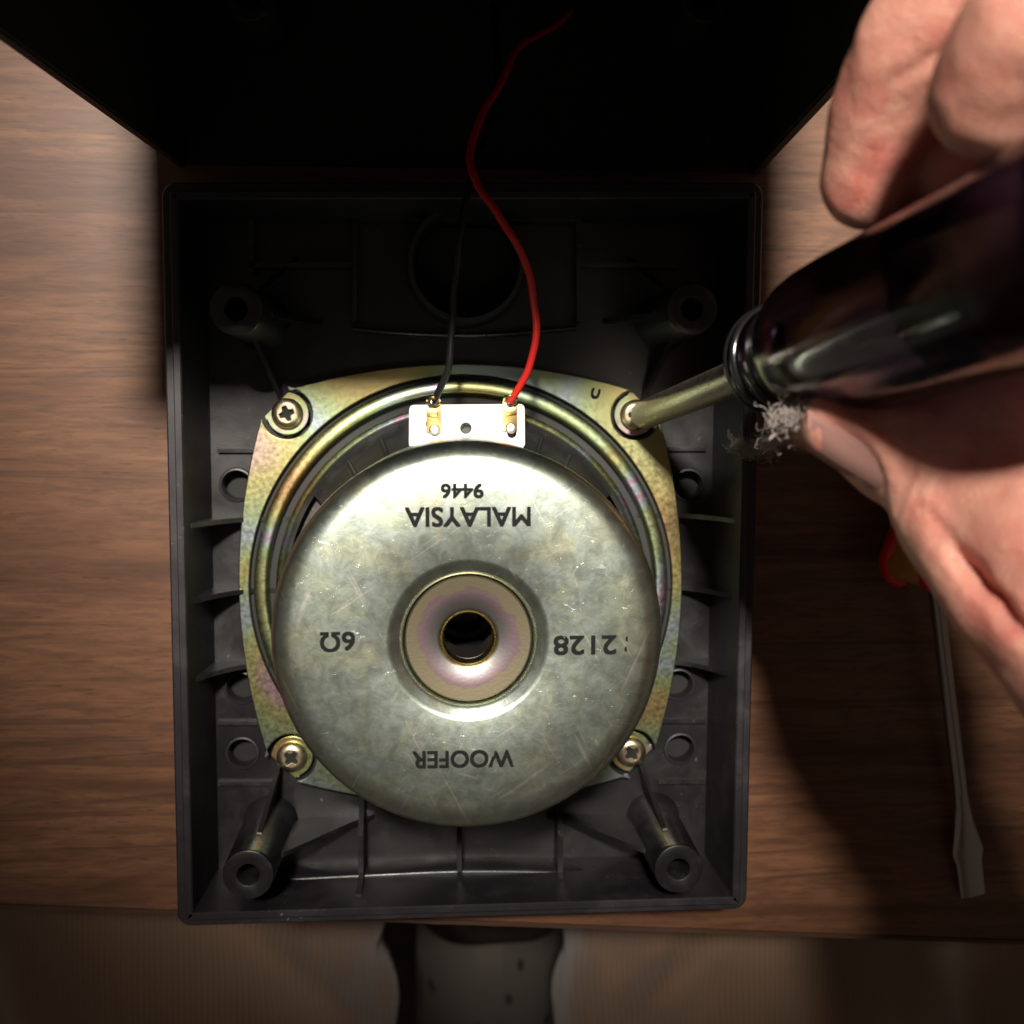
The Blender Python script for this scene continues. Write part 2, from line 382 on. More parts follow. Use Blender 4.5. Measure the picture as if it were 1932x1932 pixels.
r0 = obj('hole_collar', lathe([(.37, FLR-.02), (.375, FLR+.05), (.39, FLR+.07), (.43, FLR+.06), (.47, FLR-.02)], 36, (holes[0].x, holes[0].y, 0)), 'rim', fp, at=(holes[0].x, holes[0].y, FLR))
for h in holes[1:]: copy_part(r0, fp, h-holes[0])
obj('port_tube', lathe([(1.30, .25), (1.30, 1.75), (1.33, 1.8), (1.45, 1.8), (1.48, 1.75), (1.52, FLR-.02)], 64, (port.x, port.y, 0)), 'rim', fp)
# woofer seat: shallow raised ring under the flange
obj('woofer_seat', lathe([(5.3, FLR-.02), (5.3, .9), (5.75, .9), (5.8, FLR-.02)], 96, (WX, WY, 0)), 'panel', fp)
# screw posts with gussets
def post(top_px, gus):
    tp = P(*top_px, 4.15)
    o = obj('screw_post', lathe([(0, 2.2), (.235, 2.2), (.24, 4.08), (.27, 4.14), (.30, 4.15), (.56, 4.15), (.585, 4.14), (.60, 4.10), (.605, 4.0), (.66, 1.0), (.74, FLR-.02)], 40, (tp.x, tp.y, 0)), 'fin', fp, 40, at=(tp.x, tp.y, FLR))
    for ang, ln, zt in gus:
        a = R(ang); d = Vector((math.cos(a), math.sin(a), 0)); q = Vector((tp.x, tp.y, 0))
        poly = [q+d*.5+Vector((0, 0, zt)), q+d*.66+Vector((0, 0, zt-.05)), q+d*(ln*.8)+Vector((0, 0, 1.25)), q+d*ln+Vector((0, 0, .80)), q+d*ln+Vector((0, 0, FLR-.02)), q+d*.5+Vector((0, 0, FLR-.02))]
        obj('gusset', prism(poly, Vector((-d.y, d.x, 0))*.11), 'fin', o, 0)
    return o
post((468, 1651), [(80, 2.0, 3.2), (3, 2.75, 3.1), (215, 1.0, 2.6)])
post((1281, 1640), [(104, 2.1, 3.2), (177, 2.9, 3.1), (-35, 1.0, 2.6)])
post((445, 583), [(60, 1.9, 2.9), (0, 1.6, 3.0), (180, 1.0, 2.6), (-75, 2.4, 2.6)])
post((1306, 583), [(120, 1.9, 2.9), (180, 1.6, 3.0), (0, 1.0, 2.6), (-105, 2.4, 2.6)])
# wall fins, low ribs
def wall_fin(y_px, left):
    xw = 347 if left else 1399; a = P(xw, y_px, 2.75)
    lx, rx = P(404 if left else 1338, y_px, FLR), P(428 if left else 1308, y_px, FLR)
    yy = lx.y; s = 1 if left else -1
    pl = [(a.x, 2.72), (a.x+s*.16, 2.70)] + [(a.x+s*(.16+1.35*k/7), 1.0+1.7*(1-k/7)**1.9) for k in range(1, 7)] + [(a.x+s*1.52, .98), (a.x+s*2.3, .94), (a.x+s*2.3, FLR-.02), (a.x-s*.1, FLR-.02)]
    obj('wall_fin', prism([(x, yy, z) for x, z in pl], (0, .12, 0)), 'fin', fp, 25)
for y in (978, 1112, 1252):
    wall_fin(y, True); wall_fin(y-8, False)
def rib(p0, p1, h, th=.12, name='rib'):
    a, b = P(*p0, FLR), P(*p1, FLR); d = (b-a).normalized()
    obj(name, prism([a+Vector((0, 0, -.02)), b+Vector((0, 0, -.02)), b+Vector((0, 0, h)), a+Vector((0, 0, h))], Vector((-d.y, d.x, 0))*th), 'fin', fp, 0)
for y in (850, 1362, 1476):
    rib((412, y), (520, y), .14, .10); rib((1240, y-3), (1330, y-3), .14, .10)
for x0, y0, x1, y1 in ((480, 400, 480, 520), (672, 410, 672, 610), (1088, 410, 1088, 610), (672, 420, 1088, 420), (480, 505, 670, 505), (1090, 505, 1270, 505), (395, 395, 668, 395), (1092, 395, 1330, 395)):
    rib((x0, y0), (x1, y1), .5, .12)
def arc_rib(pts, h, name='curved_rib'):
    q = smooth_path([P(x, y, FLR) for x, y in pts], 12); bm = bmesh.new(); rows = []
    for i, p in enumerate(q):
        t_ = (q[min(i+1, len(q)-1)]-q[max(0, i-1)]).normalized(); nrm = Vector((-t_.y, t_.x, 0))
        rows.append([bm.verts.new(p+nrm*a+Vector((0, 0, z))) for a, z in ((-.07, -.02), (-.07, h-.05), (-.045, h-.015), (0, h), (.045, h-.015), (.07, h-.05), (.07, -.02))])
    for i in range(len(rows)-1):
        for k in range(6): bm.faces.new((rows[i][k], rows[i+1][k], rows[i+1][k+1], rows[i][k+1]))
    bm.faces.new(rows[0]); bm.faces.new(rows[-1][::-1])
    obj(name, bm, 'fin', fp, 60)
q = smooth_path([P(x, y, 1.55) for x, y in ((545, 1657), (720, 1648), (870, 1642), (1030, 1643), (1215, 1649))], 12); t = bmesh.new(); rows = []
for p in q: rows.append([t.verts.new((p.x, p.y+dy, z)) for dy, z in ((.02, FLR-.02), (.02, 1.47), (-.01, 1.53), (-.06, 1.555), (-.12, 1.55), (-.5, 1.50), (-.5, FLR-.02))])
for A, B in zip(rows, rows[1:]):
    for j in range(6): t.faces.new((A[j], B[j], B[j+1], A[j+1]))
obj('wall_ledge', t, 'ledge', fp, 60)
for x in (676, 868, 1064):
    a0 = P(x, 1694, 2.7); f0 = P(x, 1480, FLR)
    pl = [(a0.y-.1, FLR-.02), (a0.y-.1, 2.62), (a0.y+.06, 2.6), (a0.y+.16, 1.95), (a0.y+.3, 1.80), (f0.y-1.0, 1.80), (f0.y, 1.0), (f0.y, FLR-.02)]
    obj('wall_fin', prism([(a0.x, y, z) for y, z in pl], (.13, 0, 0)), 'fin', fp, 25)
arc_rib([(668, 622), (760, 630), (868, 634), (960, 631), (1085, 620)], .35)
# the shelf behind the lower curved rib
# ------------------------------------------------------------------ woofer
FZ = 1.15
wf = thing('woofer', 'round woofer with scuffed zinc magnet cover and iridescent yellow flange', 'loudspeaker driver', (WX, WY, .9))
S1, S2 = 4.50, 4.47
outl = []
for k in range(4):
    rm = Matrix.Rotation(R(-90*k), 2)
    for i in range(25):
        x = -4.36+8.72*i/24; outl.append(rm @ Vector((x, 5.77-x*x/29.4)))
    for x, y in circ((S1, S2), .645, 24, 101, 351): outl.append(rm @ Vector((x, y)))
outl = [(p.x+WX, p.y+WY) for p in outl]
obj('flange', plate(outl, [circ((WX, WY), 5.50, 128)], FZ-.13, FZ, .03), 'flange', wf, 50)
sx = [(-1, 1), (1, 1), (1, -1), (-1, -1)]
for k, (a, b) in enumerate(sx):
    rm = Matrix.Rotation(R(90-90*k), 2)
    loop = [(4.30, 5.02), (4.44, 5.06), (5.06, 4.44), (5.02, 4.30)] + circ((S1, S2), .545, 20, -18, -252)
    loop = [rm @ Vector(p) for p in loop]
    seat = obj('screw_seat', plate([(p.x+WX, p.y+WY) for p in loop], [], FZ-.25, FZ-.16, .02), 'seat', wf, 50)
    c = rm @ Vector((S1, S2)); c = Vector((c.x+WX, c.y+WY, FZ-.16))
    hw = .055; ln = .20
    cross = []
    for q in range(4):
        r2 = Matrix.Rotation(R(90*q+[20, 0, 35, 50][k]), 2)
        for p in ((hw*1.5, -hw*1.5), (ln, -hw), (ln, hw)): v = r2 @ Vector(p); cross.append((v.x+c.x, v.y+c.y))
    head = obj('screw', lathe([(.405, 0), (.405, .06), (.385, .11), (.34, .155), (.27, .185), (.238, .192), (.236, .10)], 40, c), 'screw', wf, 60, at=c)
    cap = obj('screw_top', plate(circ(c, .24, 40), [cross], c.z+.08, c.z+.194, .004), 'screw', head, 40)
    obj('cross_recess', lathe([(0, c.z+.075), (.23, c.z+.075), (.23, c.z+.06)], 24, (c.x, c.y, 0)), 'hole', head)
# rings of the frame
ctr = (WX, WY, 0)
obj('groove', lathe([(5.53, FZ-.10), (5.50, .93), (5.20, .93), (4.6, .93)], 128, ctr), 'groove', wf)
obj('frame_ring', lathe([(5.375, .95), (5.38, FZ+.02), (5.36, FZ+.07), (5.31, FZ+.105), (5.22, FZ+.125), (5.10, FZ+.14), (5.05, FZ+.125), (5.02, FZ+.08), (5.0, .95)], 128, ctr), 'band', wf, 60)
obj('inner_ring', lathe([(4.76, .95), (4.76, 1.55), (4.74, 1.60), (4.70, 1.63), (4.62, 1.66), (4.58, 1.62), (4.56, 1.5)], 128, ctr), 'band', wf, 60)
def basket():
    bm = bmesh.new(); th = .09
    prof = [(4.60, 1.56), (4.42, 1.72), (4.15, 2.35), (3.85, 3.1), (3.55, 3.75), (3.2, 4.0)]
    back = [(r-th, z-.04) for r, z in prof[::-1]]
    for a0, a1 in ((33, 147), (212, 238), (302, 328)): lathe(prof+back, 40, ctr, None, a0, a1, bm, True)
    for cut in (0, 5):                                            # the hoops above and below the openings
        seg = [(4.60, 1.56), (4.53, 1.62), (4.47, 1.60), (4.5, 1.50)] if cut == 0 else [(3.6, 3.68), (3.2, 3.98), (3.2, 3.9), (3.5, 3.6)]
        lathe(seg, 96, ctr, None, 0, 360, bm, True)
    return bm
obj('basket', basket(), 'near_black', wf, 40)
obj('paper_cone', lathe([(4.5, 1.15), (3.9, 1.5), (3.0, 2.4), (1.5, 3.2)], 96, ctr), 'paper', wf)
for ang in (52, 63, 118, 131):                                   # pressed stiffeners on the basket
    a = R(ang); d = Vector((math.cos(a), math.sin(a), 0)); q = Vector(ctr)
    obj('stiffener', tube(smooth_path([q+d*4.38+Vector((0, 0, 1.80)), q+d*4.14+Vector((0, 0, 2.38)), q+d*3.9+Vector((0, 0, 2.98))], 5), [.03]+[.07]*9+[.03], 8), 'near_black', wf)
MZ = 8.22; MR = 3.94
prof = [(3.5, 3.85), (MR-.03, 3.9), (MR, 3.98), (MR, MZ-.6), (MR-.01, MZ-.46), (MR-.035, MZ-.36), (MR-.08, MZ-.26), (MR-.14, MZ-.175), (MR-.22, MZ-.105), (MR-.32, MZ-.05), (MR-.44, MZ-.017), (MR-.60, MZ)]
prof += [(2.6, MZ+.010), (1.63, MZ), (1.58, MZ-.012), (1.53, MZ-.036), (1.48, MZ-.068), (1.40, MZ-.105), (1.345, MZ-.145), (1.305, MZ-.21), (1.29, MZ-.32), (1.285, MZ-.62)]
can = obj('magnet_cover', lathe(prof, 128, ctr), 'cover', wf, 50)
YZ = MZ-.24
obj('yoke', lathe([(1.27, YZ-.5), (1.268, YZ+.01), (1.235, YZ+.045), (.95, YZ+.024), (.63, YZ+.004), (.60, YZ-.008)], 96, ctr), 'yoke', wf, 25)
obj('bore', lathe([(.60, YZ-.008), (.575, YZ-.018), (.545, YZ-.037), (.522, YZ-.062), (.505, YZ-.10), (.495, YZ-.2), (.485, YZ-.36)], 64, ctr), 'gold_edge', wf, 60)
obj('pole_bore', lathe([(.62, YZ-.5), (.52, YZ-.56), (.515, YZ-1.5), (.62, YZ-1.52)], 48, ctr), 'steel', wf, 40)
obj('vent_pipe', lathe([(.485, YZ-.36), (.63, YZ-.42), (.63, 4.8), (.52, 4.75), (.52, 3.4), (0, 3.3)], 48, ctr), 'near_black', wf, 40)
tz = MZ+.014
def tp(x, y): p = P(x, y, tz); return (p.x, p.y, tz+.006)
k = (H-tz)/FPX
lettering('MALAYSIA', tp(883, 975), (236*k, 36*k), 'ink', can)
lettering('9446', tp(872, 926), (79*k, 26*k), 'faint', can)
lettering('6\u03a9', tp(637, 1211), (64*k, 37*k), 'ink', can)
lettering('2128', tp(1104, 1217), (120*k, 36*k), 'ink', can)
lettering('WOOFER', tp(874, 1432), (194*k, 33*k), 'worn', can)
x, y, z = tp(1181, 1214)
obj('ink_mark', prism([(x-.025, y-.16, z), (x+.025, y-.16, z), (x+.015, y-.06, z), (x-.025, y-.08, z)], (0, 0, .002)), 'ink', can, 0)
obj('ink_mark', prism([(x-.01, y+.06, z), (x+.04, y+.04, z), (x+.035, y+.15, z), (x-.005, y+.13, z)], (0, 0, .002)), 'ink', can, 0)
fc = P(1123, 743, FZ)
lettering('c', (fc.x, fc.y, FZ+.005), (.26, .22), 'ink', wf, 75)
# terminal strip
TZ = 3.55
tc = P(880, 806, TZ)
def tw(x, y, z=TZ): return P(x, y, z)
ts = obj('terminal_strip', plate([p.xy for p in rounded([tw(771, 846).xy, tw(991, 846).xy, tw(990, 762).xy, tw(772, 764).xy], .13, 4)],
     [circ(tw(879, 808), .135, 24), circ(tw(812, 800), .11, 16), circ(tw(966, 818), .11, 16)], TZ-.16, TZ, .03), 'white_plastic', wf, 40)
obj('lower_ledge', box((tc.x, tw(880, 853).y, TZ-.24), (2.45, .30, .14), bevel=.04), 'white_plastic', ts)
obj('strip_back', box((tc.x, tc.y+.05, TZ-.30), (2.3, .8, .12)), 'near_black', ts)
obj('raised_edge', box((tw(982, 805).x, tc.y, TZ+.03), (.12, .98, .12), bevel=.03), 'white_plastic', ts)
obj('hole_ring', lathe([(.135, TZ-.01), (.135, TZ+.05), (.16, TZ+.07), (.22, TZ+.05), (.24, TZ-.01)], 32, (tw(879, 808).x, tw(879, 808).y, 0)), 'white_plastic', ts)
def lug(px, py, turn):
    c = tw(px, py, TZ); up_ = Vector((0, 1, 0))
    l = obj('solder_lug', box((c.x, c.y-.18, TZ+.045), (.34, .72, .05), bevel=.015), 'brass', wf, 40)
    loop = [Vector((c.x+.13*math.cos(a), c.y+.22+.06*math.sin(a), TZ+.18+.13*math.sin(a))) for a in [i*math.pi/8-.4 for i in range(14)]]
    obj('lug_loop', tube(loop, .045, 8), 'brass', l)
    obj('lug_fold', box((c.x+.02*turn, c.y-.08, TZ+.10), (.26, .16, .09), bevel=.03, rot=.15*turn), 'brass', l, 40)
    sb_ = bmesh.new(); bmesh.ops.create_icosphere(sb_, subdivisions=3, radius=.13)
    for v in sb_.verts: v.co = Vector((v.co.x*1.1, v.co.y*.8, v.co.z*.7))*(1+.5*mnoise.noise(v.co*14+c)) + Vector((c.x+.03*turn, c.y+.16, TZ+.14))
    obj('solder_blob', sb_, 'steel', l, 60)
    obj('rivet', lathe([(0, TZ+.11), (.05, TZ+.13), (.10, TZ+.12), (.13, TZ+.07)], 20, (c.x+.02, c.y-.47, 0)), 'steel', l)
    return c
lr = lug(962, 770, 1); ll = lug(818, 773, -1)
# ------------------------------------------------------------------ wires
def wire(label, mat, pts, r):
    q = smooth_path(pts, 12)
    for i_ in range(2, len(q)-1): q[i_] += Vector((mnoise.noise(q[i_]*1.3+Vector((7, 0, 0))), mnoise.noise(q[i_]*1.3), 0))*.045
    o = obj('speaker_wire', tube(q, r, 12), mat, None, 60, at=pts[0])
    tag(o, label, 'wire', 'wires of the woofer terminals')
wire('red insulated wire curving from the right solder lug up into the dark cabinet', 'red_wire',
     [P(962, 758, TZ+.18), P(978, 735, TZ+.35), P(1000, 690, 4.3), P(1013, 630, 4.7), P(1008, 560, 5.1), P(985, 480, 5.4), P(940, 405, 5.5), P(900, 345, 5.3), P(886, 295, 5.0), P(905, 225, 4.6), P(948, 150, 4.1), P(972, 95, 3.6), P(1000, 72, 3.0), P(1040, 52, 2.2), P(1075, 20, 1.6)], .085)
wire('black insulated wire running from the left solder lug up into the cabinet', 'black_wire',
     [P(818, 760, TZ+.15), P(826, 740, TZ+.35), P(843, 700, 4.2), P(850, 640, 4.5), P(856, 560, 4.7), P(866, 470, 4.8), P(878, 380, 4.7), P(893, 320, 4.4), P(925, 230, 3.7), P(940, 120, 2.6), P(930, 10, 1.4)], .085)
# ------------------------------------------------------------------ upright cabinet behind the panel
cb = thing('speaker_cabinet', 'open black speaker cabinet standing upright behind the panel, its inside dark', 'speaker cabinet', (0, 10, 0))
bl, br = P(335, 318, 0), P(1433, 328, 0); CH = 17.0
sl = -.0787*CH; sr = -.0721*CH
def cab(side):
    """walls as slanted slabs: corners of the outer and inner box at height z"""
    pass
def cx(p, z, s): return p.x + s*z/CH
D, TH, y0 = 12.5, .28, (bl.y+br.y)/2
def wall(pts): 
    bm = bmesh.new(); vs = [bm.verts.new(p) for p in pts]
    for f in ((0, 1, 2, 3), (7, 6, 5, 4), (0, 4, 5, 1), (1, 5, 6, 2), (2, 6, 7, 3), (3, 7, 4, 0)): bm.faces.new([vs[i] for i in f])
    bmesh.ops.bevel(bm, geom=bm.edges[:], offset=.05, segments=2, affect='EDGES'); return bm
def side(p, s, w, inn):
    a = [(cx(p, z, s)+q, y, z) for z in (0.0, CH) for q, y in ((0, y0), (w, y0), (w, y0+D), (0, y0+D))]
    return wall(a)
obj('side_wall', side(bl, sl, TH, 1), 'cabinet', cb); obj('side_wall', side(br, sr, -TH, 1), 'cabinet', cb)
def cross_wall(z0, z1, ya, yb, g):
    a = [(cx(p, z, s)+d, y, z) for z in (z0, z1) for p, s, d, y in ((bl, sl, g, ya), (br, sr, -g, ya), (br, sr, -g, yb), (bl, sl, g, yb))]
    return wall(a)
obj('bottom_wall', cross_wall(0.02, .30, y0+.05, y0+D-.05, TH+.003), 'cabinet', cb)
obj('top_wall', cross_wall(CH-.30, CH-.02, y0+.05, y0+D-.05, TH+.003), 'cabinet', cb)
obj('back_wall', cross_wall(.32, CH-.32, y0+D-.4, y0+D-.1, TH+.003), 'cabinet', cb)
for px, py in ((500, 150), (1290, 150)):
    q = P(px, py, .3)
    obj('screw_boss', lathe([(0, 1.2), (.24, 1.2), (.25, 2.6), (.30, 2.65), (.52, 2.65), (.56, 2.6), (.66, .28)], 32, (q.x, q.y+1.2, 0)), 'cabinet', cb)
# ------------------------------------------------------------------ screwdriver in the screw
tip = P(1197, 790, 1.02); col = P(1474, 678, 10.0); ax = (col-tip).normalized()
sd = thing('screwdriver', 'screwdriver with smoky clear handle and plated shaft, held upright on the corner screw', 'screwdriver', tip)
def along(s): return tip+ax*s
ls = (col-tip).length
cr = obj('shaft', lathe([(0, .0), (.05, .02), (.14, .22), (.22, .45), (.36, .90), (.36, ls+1.75), (.31, ls+1.8), (0, ls+1.8)], 32, tip, ax), 'shaft', sd, 40)
obj('shaft_wing', box(along(ls+1.0), (1.0, .12, .28), rot=R(-60)), 'shaft', cr)
hp = [(.365, ls-.32), (.76, ls-.32), (.93, ls-.28), (1.0, ls-.18), (1.01, ls-.08), (.97, ls-.02), (.97, ls+.02), (1.0, ls+.08), (1.0, ls+.17), (.95, ls+.25), (.91, ls+.36), (.92, ls+.6), (1.0, ls+.95), (1.13, ls+1.35), (1.25, ls+1.85), (1.32, ls+2.5), (1.34, ls+3.4), (1.32, ls+5.5), (1.31, ls+8.6), (1.28, ls+8.9), (1.15, ls+9.1), (.7, ls+9.15), (0, ls+9.2)]
def handle_bm():
    bm = lathe(hp, 72, tip, ax)
    for v in bm.verts:                                       # soft flutes along the grip
        d = v.co-tip; s = d.dot(ax); r = d-ax*s
        if ls+1.3 < s < ls+8.4 and r.length > .2:
            u = Vector((1, 0, 0)); u = (u-u.dot(ax)*ax).normalized(); w_ = ax.cross(u)
            a = math.atan2(r.dot(w_), r.dot(u)); kf = min(1, (s-ls-1.3)/1.0)
            v.co -= r*.07*kf*(.5+.5*math.cos(6*a))**2
    # seat on the shaft: the bore
    return bm
hd = obj('handle', handle_bm(), 'smoke', sd, 50)
for q_ in (-.16, .14):
    obj('collar_ring', lathe([(.965+.08*math.cos(R(t)), ls+q_+.085*math.sin(R(t))) for t in range(0, 360, 30)], 72, tip, ax, closed=True), 'black_gloss', hd, 60)
# ------------------------------------------------------------------ flat screwdriver on the desk
a, b = P(1762, 1088, 1.25), P(1836, 1690, .16)
fd = (b-a).normalized(); fs = thing('flat_screwdriver', 'flat-blade screwdriver with amber and red handle lying in the shade of the hand', 'screwdriver', a)
LB = (b-a).length
def hb(r, core=False):
    return lathe(r, 48, a, -fd)
obj('handle', hb([(.2, -.05), (.62, -.04), (.95, .10), (1.30, .38), (1.34, .7), (1.08, 1.1), (.88, 1.6), (.86, 2.2), (1.0, 3.0), (1.1, 4.4), (1.08, 6.6), (.95, 7.6), (.5, 8.0), (0, 8.05)]), 'amber', fs, 50)
rc = bmesh.new()
for kk in range(6):                                          # red ribs let into the amber handle
    an = kk*math.pi/3+.5; u = Vector((0, 0, 1)); u = (u-u.dot(fd)*fd).normalized(); v_ = fd.cross(u); e = u*math.cos(an)+v_*math.sin(an)
    obj('red_rib', tube(smooth_path([a-fd*.12+e*.78, a-fd*.4+e*1.10, a-fd*.8+e*1.10, a-fd*1.6+e*.68, a-fd*3+e*.80, a-fd*6+e*.88], 6), [.2]+[.30]*24+[.22]*5+[.1], 12), 'red_core', fs, 60)
rc.free()
obj('shaft', lathe([(.19, -.2), (.19, LB*.66)], 24, a, fd), 'steel', fs)
def blade():
    bm = bmesh.new(); rows = []; u = Vector((0, 0, 1)); sd_ = fd.cross(u).normalized(); n_ = sd_.cross(fd)
    for s, wd, th in ((.64, .19, .19), (.70, .21, .18), (.76, .28, .15), (.81, .37, .12), (.845, .44, .10), (.86, .44, .095), (.89, .37, .085), (1.0, .355, .05)):
        q = a+fd*LB*s
        rows.append([bm.verts.new(q+sd_*(wd*math.cos(t))*(1 if s < .7 else 1)+n_*th*max(-.9, min(.9, math.sin(t)))) for t in [2*math.pi*(i+.5)/16 for i in range(16)]])
    for i in range(len(rows)-1):
        for j in range(16): bm.faces.new((rows[i][j], rows[i][(j+1) % 16], rows[i+1][(j+1) % 16], rows[i+1][j]))
    bm.faces.new(rows[-1]); bm.faces.new(rows[0][::-1]); return bm
obj('blade', blade(), 'steel', fs, 30)
# ------------------------------------------------------------------ the person: right hand, trousered thighs
def capsules(chains, voxel, smooth_it):
    bm = bmesh.new()
    def ball(c, r):
        t = bmesh.new(); bmesh.ops.create_icosphere(t, subdivisions=3, radius=r)
        for v in t.verts: v.co += Vector(c)
        merge(bm, t)
    for ch in chains:
        for c, r in ch: ball(c, r)
        for (c0, r0_), (c1, r1) in zip(ch, ch[1:]):
            d = Vector(c1)-Vector(c0)
            nn = max(2, int(d.length/.2))
            lathe([(r0_+(r1-r0_)*i/nn, d.length*i/nn) for i in range(nn+1)], 28, c0, d, bm=None) if False else None
            t = lathe([(0, 0)]+[(r0_+(r1-r0_)*i/nn, d.length*i/nn) for i in range(nn+1)]+[(0, d.length)], 28, c0, d)
            merge(bm, t)
    me = bpy.data.meshes.new('t'); bm.to_mesh(me); bm.free()
    o = bpy.data.objects.new('t', me); C.objects.link(o)
    md = o.modifiers.new('r', 'REMESH'); md.mode = 'VOXEL'; md.voxel_size = voxel; md.use_smooth_shade = True
    ms = o.modifiers.new('s', 'SMOOTH'); ms.factor = .5; ms.iterations = smooth_it
    dg = bpy.context.evaluated_depsgraph_get(); out = bpy.data.meshes.new_from_object(o.evaluated_get(dg))
    bpy.data.objects.remove(o); bpy.data.meshes.remove(me)
    return out
def ch(*a): return [(P(x, y, z), r) for x, y, z, r in a]
tt, tm, ti = P(1590, 800, 12.6), P(1680, 826, 12.9), P(1775, 862, 13.4)
def V(*a): return [(Vector(q[:3]), q[3]) for q in a]
chains = [
    ch((1590, 800, 12.6, .66), (1680, 828, 12.9, .90), (1775, 866, 13.4, 1.04), (1870, 930, 14.0, 1.16), (1990, 1020, 15.0, 1.36), (2140, 1150, 15.7, 1.6), (2330, 1330, 15.8, 1.9)),   # thumb to wrist
    ch((1822, 1052, 14.2, .68), (1905, 1110, 14.9, .92), (2080, 1240, 15.6, 1.3)), ch((1800, 960, 13.9, .92), (1880, 1060, 14.6, 1.0), (2000, 1150, 15.3, 1.2)),     # ball of the thumb
    ch((1645, 338, 13.7, .74), (1678, 215, 14.3, .82), (1735, 80, 15.2, .84))+V((6.9, 5.7, 16.4, .86), (9.5, 4.6, 15.4, 1.0)),      # index
    ch((1880, 175, 17.0, .80), (1960, 40, 17.8, .82))+V((7.2, 5.6, 18.6, .84), (9.9, 4.9, 17.2, 1.0)),        # middle
    V((6.9, 4.6, 19.2, .66), (7.2, 5.5, 19.8, .68), (7.9, 5.9, 20.3, .74), (10.0, 4.6, 19.0, .95)),           # ring
    V((7.4, 5.0, 20.9, .55), (7.8, 5.5, 21.2, .58), (8.5, 5.6, 21.4, .64), (10.0, 4.1, 20.5, .85)),           # little
    V((9.5, 4.6, 15.4, 1.0), (10.2, 0, 14.6, 1.3), (10.4, -4.4, 15.2, 1.9)), V((9.9, 4.9, 17.2, 1.0), (10.8, .5, 16.8, 1.2), (10.6, -4.4, 15.6, 1.9)),
    V((10.0, 4.6, 19.0, .95), (10.9, .6, 18.2, 1.1), (10.9, -4.2, 16.2, 1.7)), V((10.0, 4.1, 20.5, .85), (11.0, .8, 19.4, 1.1), (11.1, -4, 16.8, 1.5)),
    ch((1700, 845, 13.0, .66), (1770, 822, 13.3, .78), (1860, 800, 13.7, .90), (1960, 800, 14.2, 1.05))+V((9.6, .3, 14.6, 1.25), (10.2, 0, 14.6, 1.3)),   # web of the thumb
    ch((1900, 900, 14.0, .95), (2030, 960, 14.8, 1.2))+V((10.2, -1.5, 14.8, 1.5)),
    V((7.6, 3.6, 14.4, .75), (8.6, 2.0, 14.3, .95), (9.4, .6, 14.6, 1.1)),
    ch((1850, 330, 14.6, .75), (1960, 360, 14.6, .9), (2080, 500, 14.0, 1.1)),                                 # inner side of the curled fingers
]
wr = P(2360, 1360, 15.5); el = Vector((17.5, -24, 13))
chains.append([(wr, 2.1), (wr.lerp(el, .35), 2.5), (wr.lerp(el, .75), 3.4), (el, 3.8)])
# nail bed: skin folds round the thumb nail
ta = (ti-tt).normalized(); nn_ = Vector((-.62, -.66, .42)); nn_ = (nn_-nn_.dot(ta)*ta).normalized(); tb = ta.cross(nn_)
def nailpt(s, v, lift=0): return tt+ta*s + nn_*(.66+.27*s-.24*v*v+lift-.045) + tb*v*.56
for sgn in (-1, 1):
    chains.append([(nailpt(-.1, sgn*1.02, -.10), .10), (nailpt(.4, sgn*1.08, -.02), .14), (nailpt(.8, sgn*1.02, .0), .16), (nailpt(1.15, sgn*.66, .02), .15), (nailpt(1.3, 0, .03), .14)])
hand_me = capsules(chains, .085, 6)
t = bmesh.new(); t.from_mesh(hand_me); bpy.data.meshes.remove(hand_me)
for v in t.verts:                                           # loose folds and creases of the skin
    q = v.co; d = mnoise.noise(q*1.1)*.045 + mnoise.noise(q*2.6)*.02
    v.co += v.normal*d
def crease(center, direction, width, depth, reach):
    c_ = Vector(center); dr = Vector(direction).normalized()
    for v in t.verts:
        d = v.co-c_
        if d.length < reach:
            s = d.dot(dr) + .05*mnoise.noise(v.co*3)
            v.co -= v.normal*depth*math.exp(-(s/width)**2)*(1-(d.length/reach)**2)
t.normal_update()
for k_ in (-.16, .05, .24): crease(ti+ta*k_+nn_*.7, ta, .06, .05, .9)
for (x, y, z) in ((1815, 1105, 14.8), (1855, 1140, 15.1), (1795, 1060, 14.5)): crease(P(x, y, z)+Vector((0, 0, .5)), (.8, .55, .1), .08, .14, 1.15)
crease(P(1735, 110, 15.2)+Vector((0, -.2, .5)), (.4, -.9, 0), .09, .06, .9)
crease(P(1660, 300, 13.8)+Vector((0, -.1, .5)), (.2, -.9, .2), .5, -.03, 1.0)
pr = thing('person', 'person in ribbed brown trousers, bare right hand gripping a screwdriver', 'person', (6, -20, -74))
hnd = obj('hand', t, 'skin', pr, 80)
nb_ = bmesh.new(); NU, NV = 12, 10; gr = []
for i in range(NU+1):
    s = -.36+1.5*i/NU; row = []
    for j in range(NV+1):
        v = -1+2*j/NV; lim = 1.0 if .0 < s < .75 else (.96 if s <= 0 else math.sqrt(max(.12, 1-((s-.75)/.40)**2)))
        row.append(nb_.verts.new(nailpt(s - (.10*v*v if s < -.2 else 0), v*.9*lim, .045-(.10*max(0, -s)**1.5))))
    gr.append(row)
for i in range(NU):
    for j in range(NV): nb_.faces.new((gr[i][j], gr[i][j+1], gr[i+1][j+1], gr[i+1][j]))
bmesh.ops.solidify(nb_, geom=nb_.faces[:], thickness=.02)
obj('fingernail', nb_, 'nail', hnd, 60)
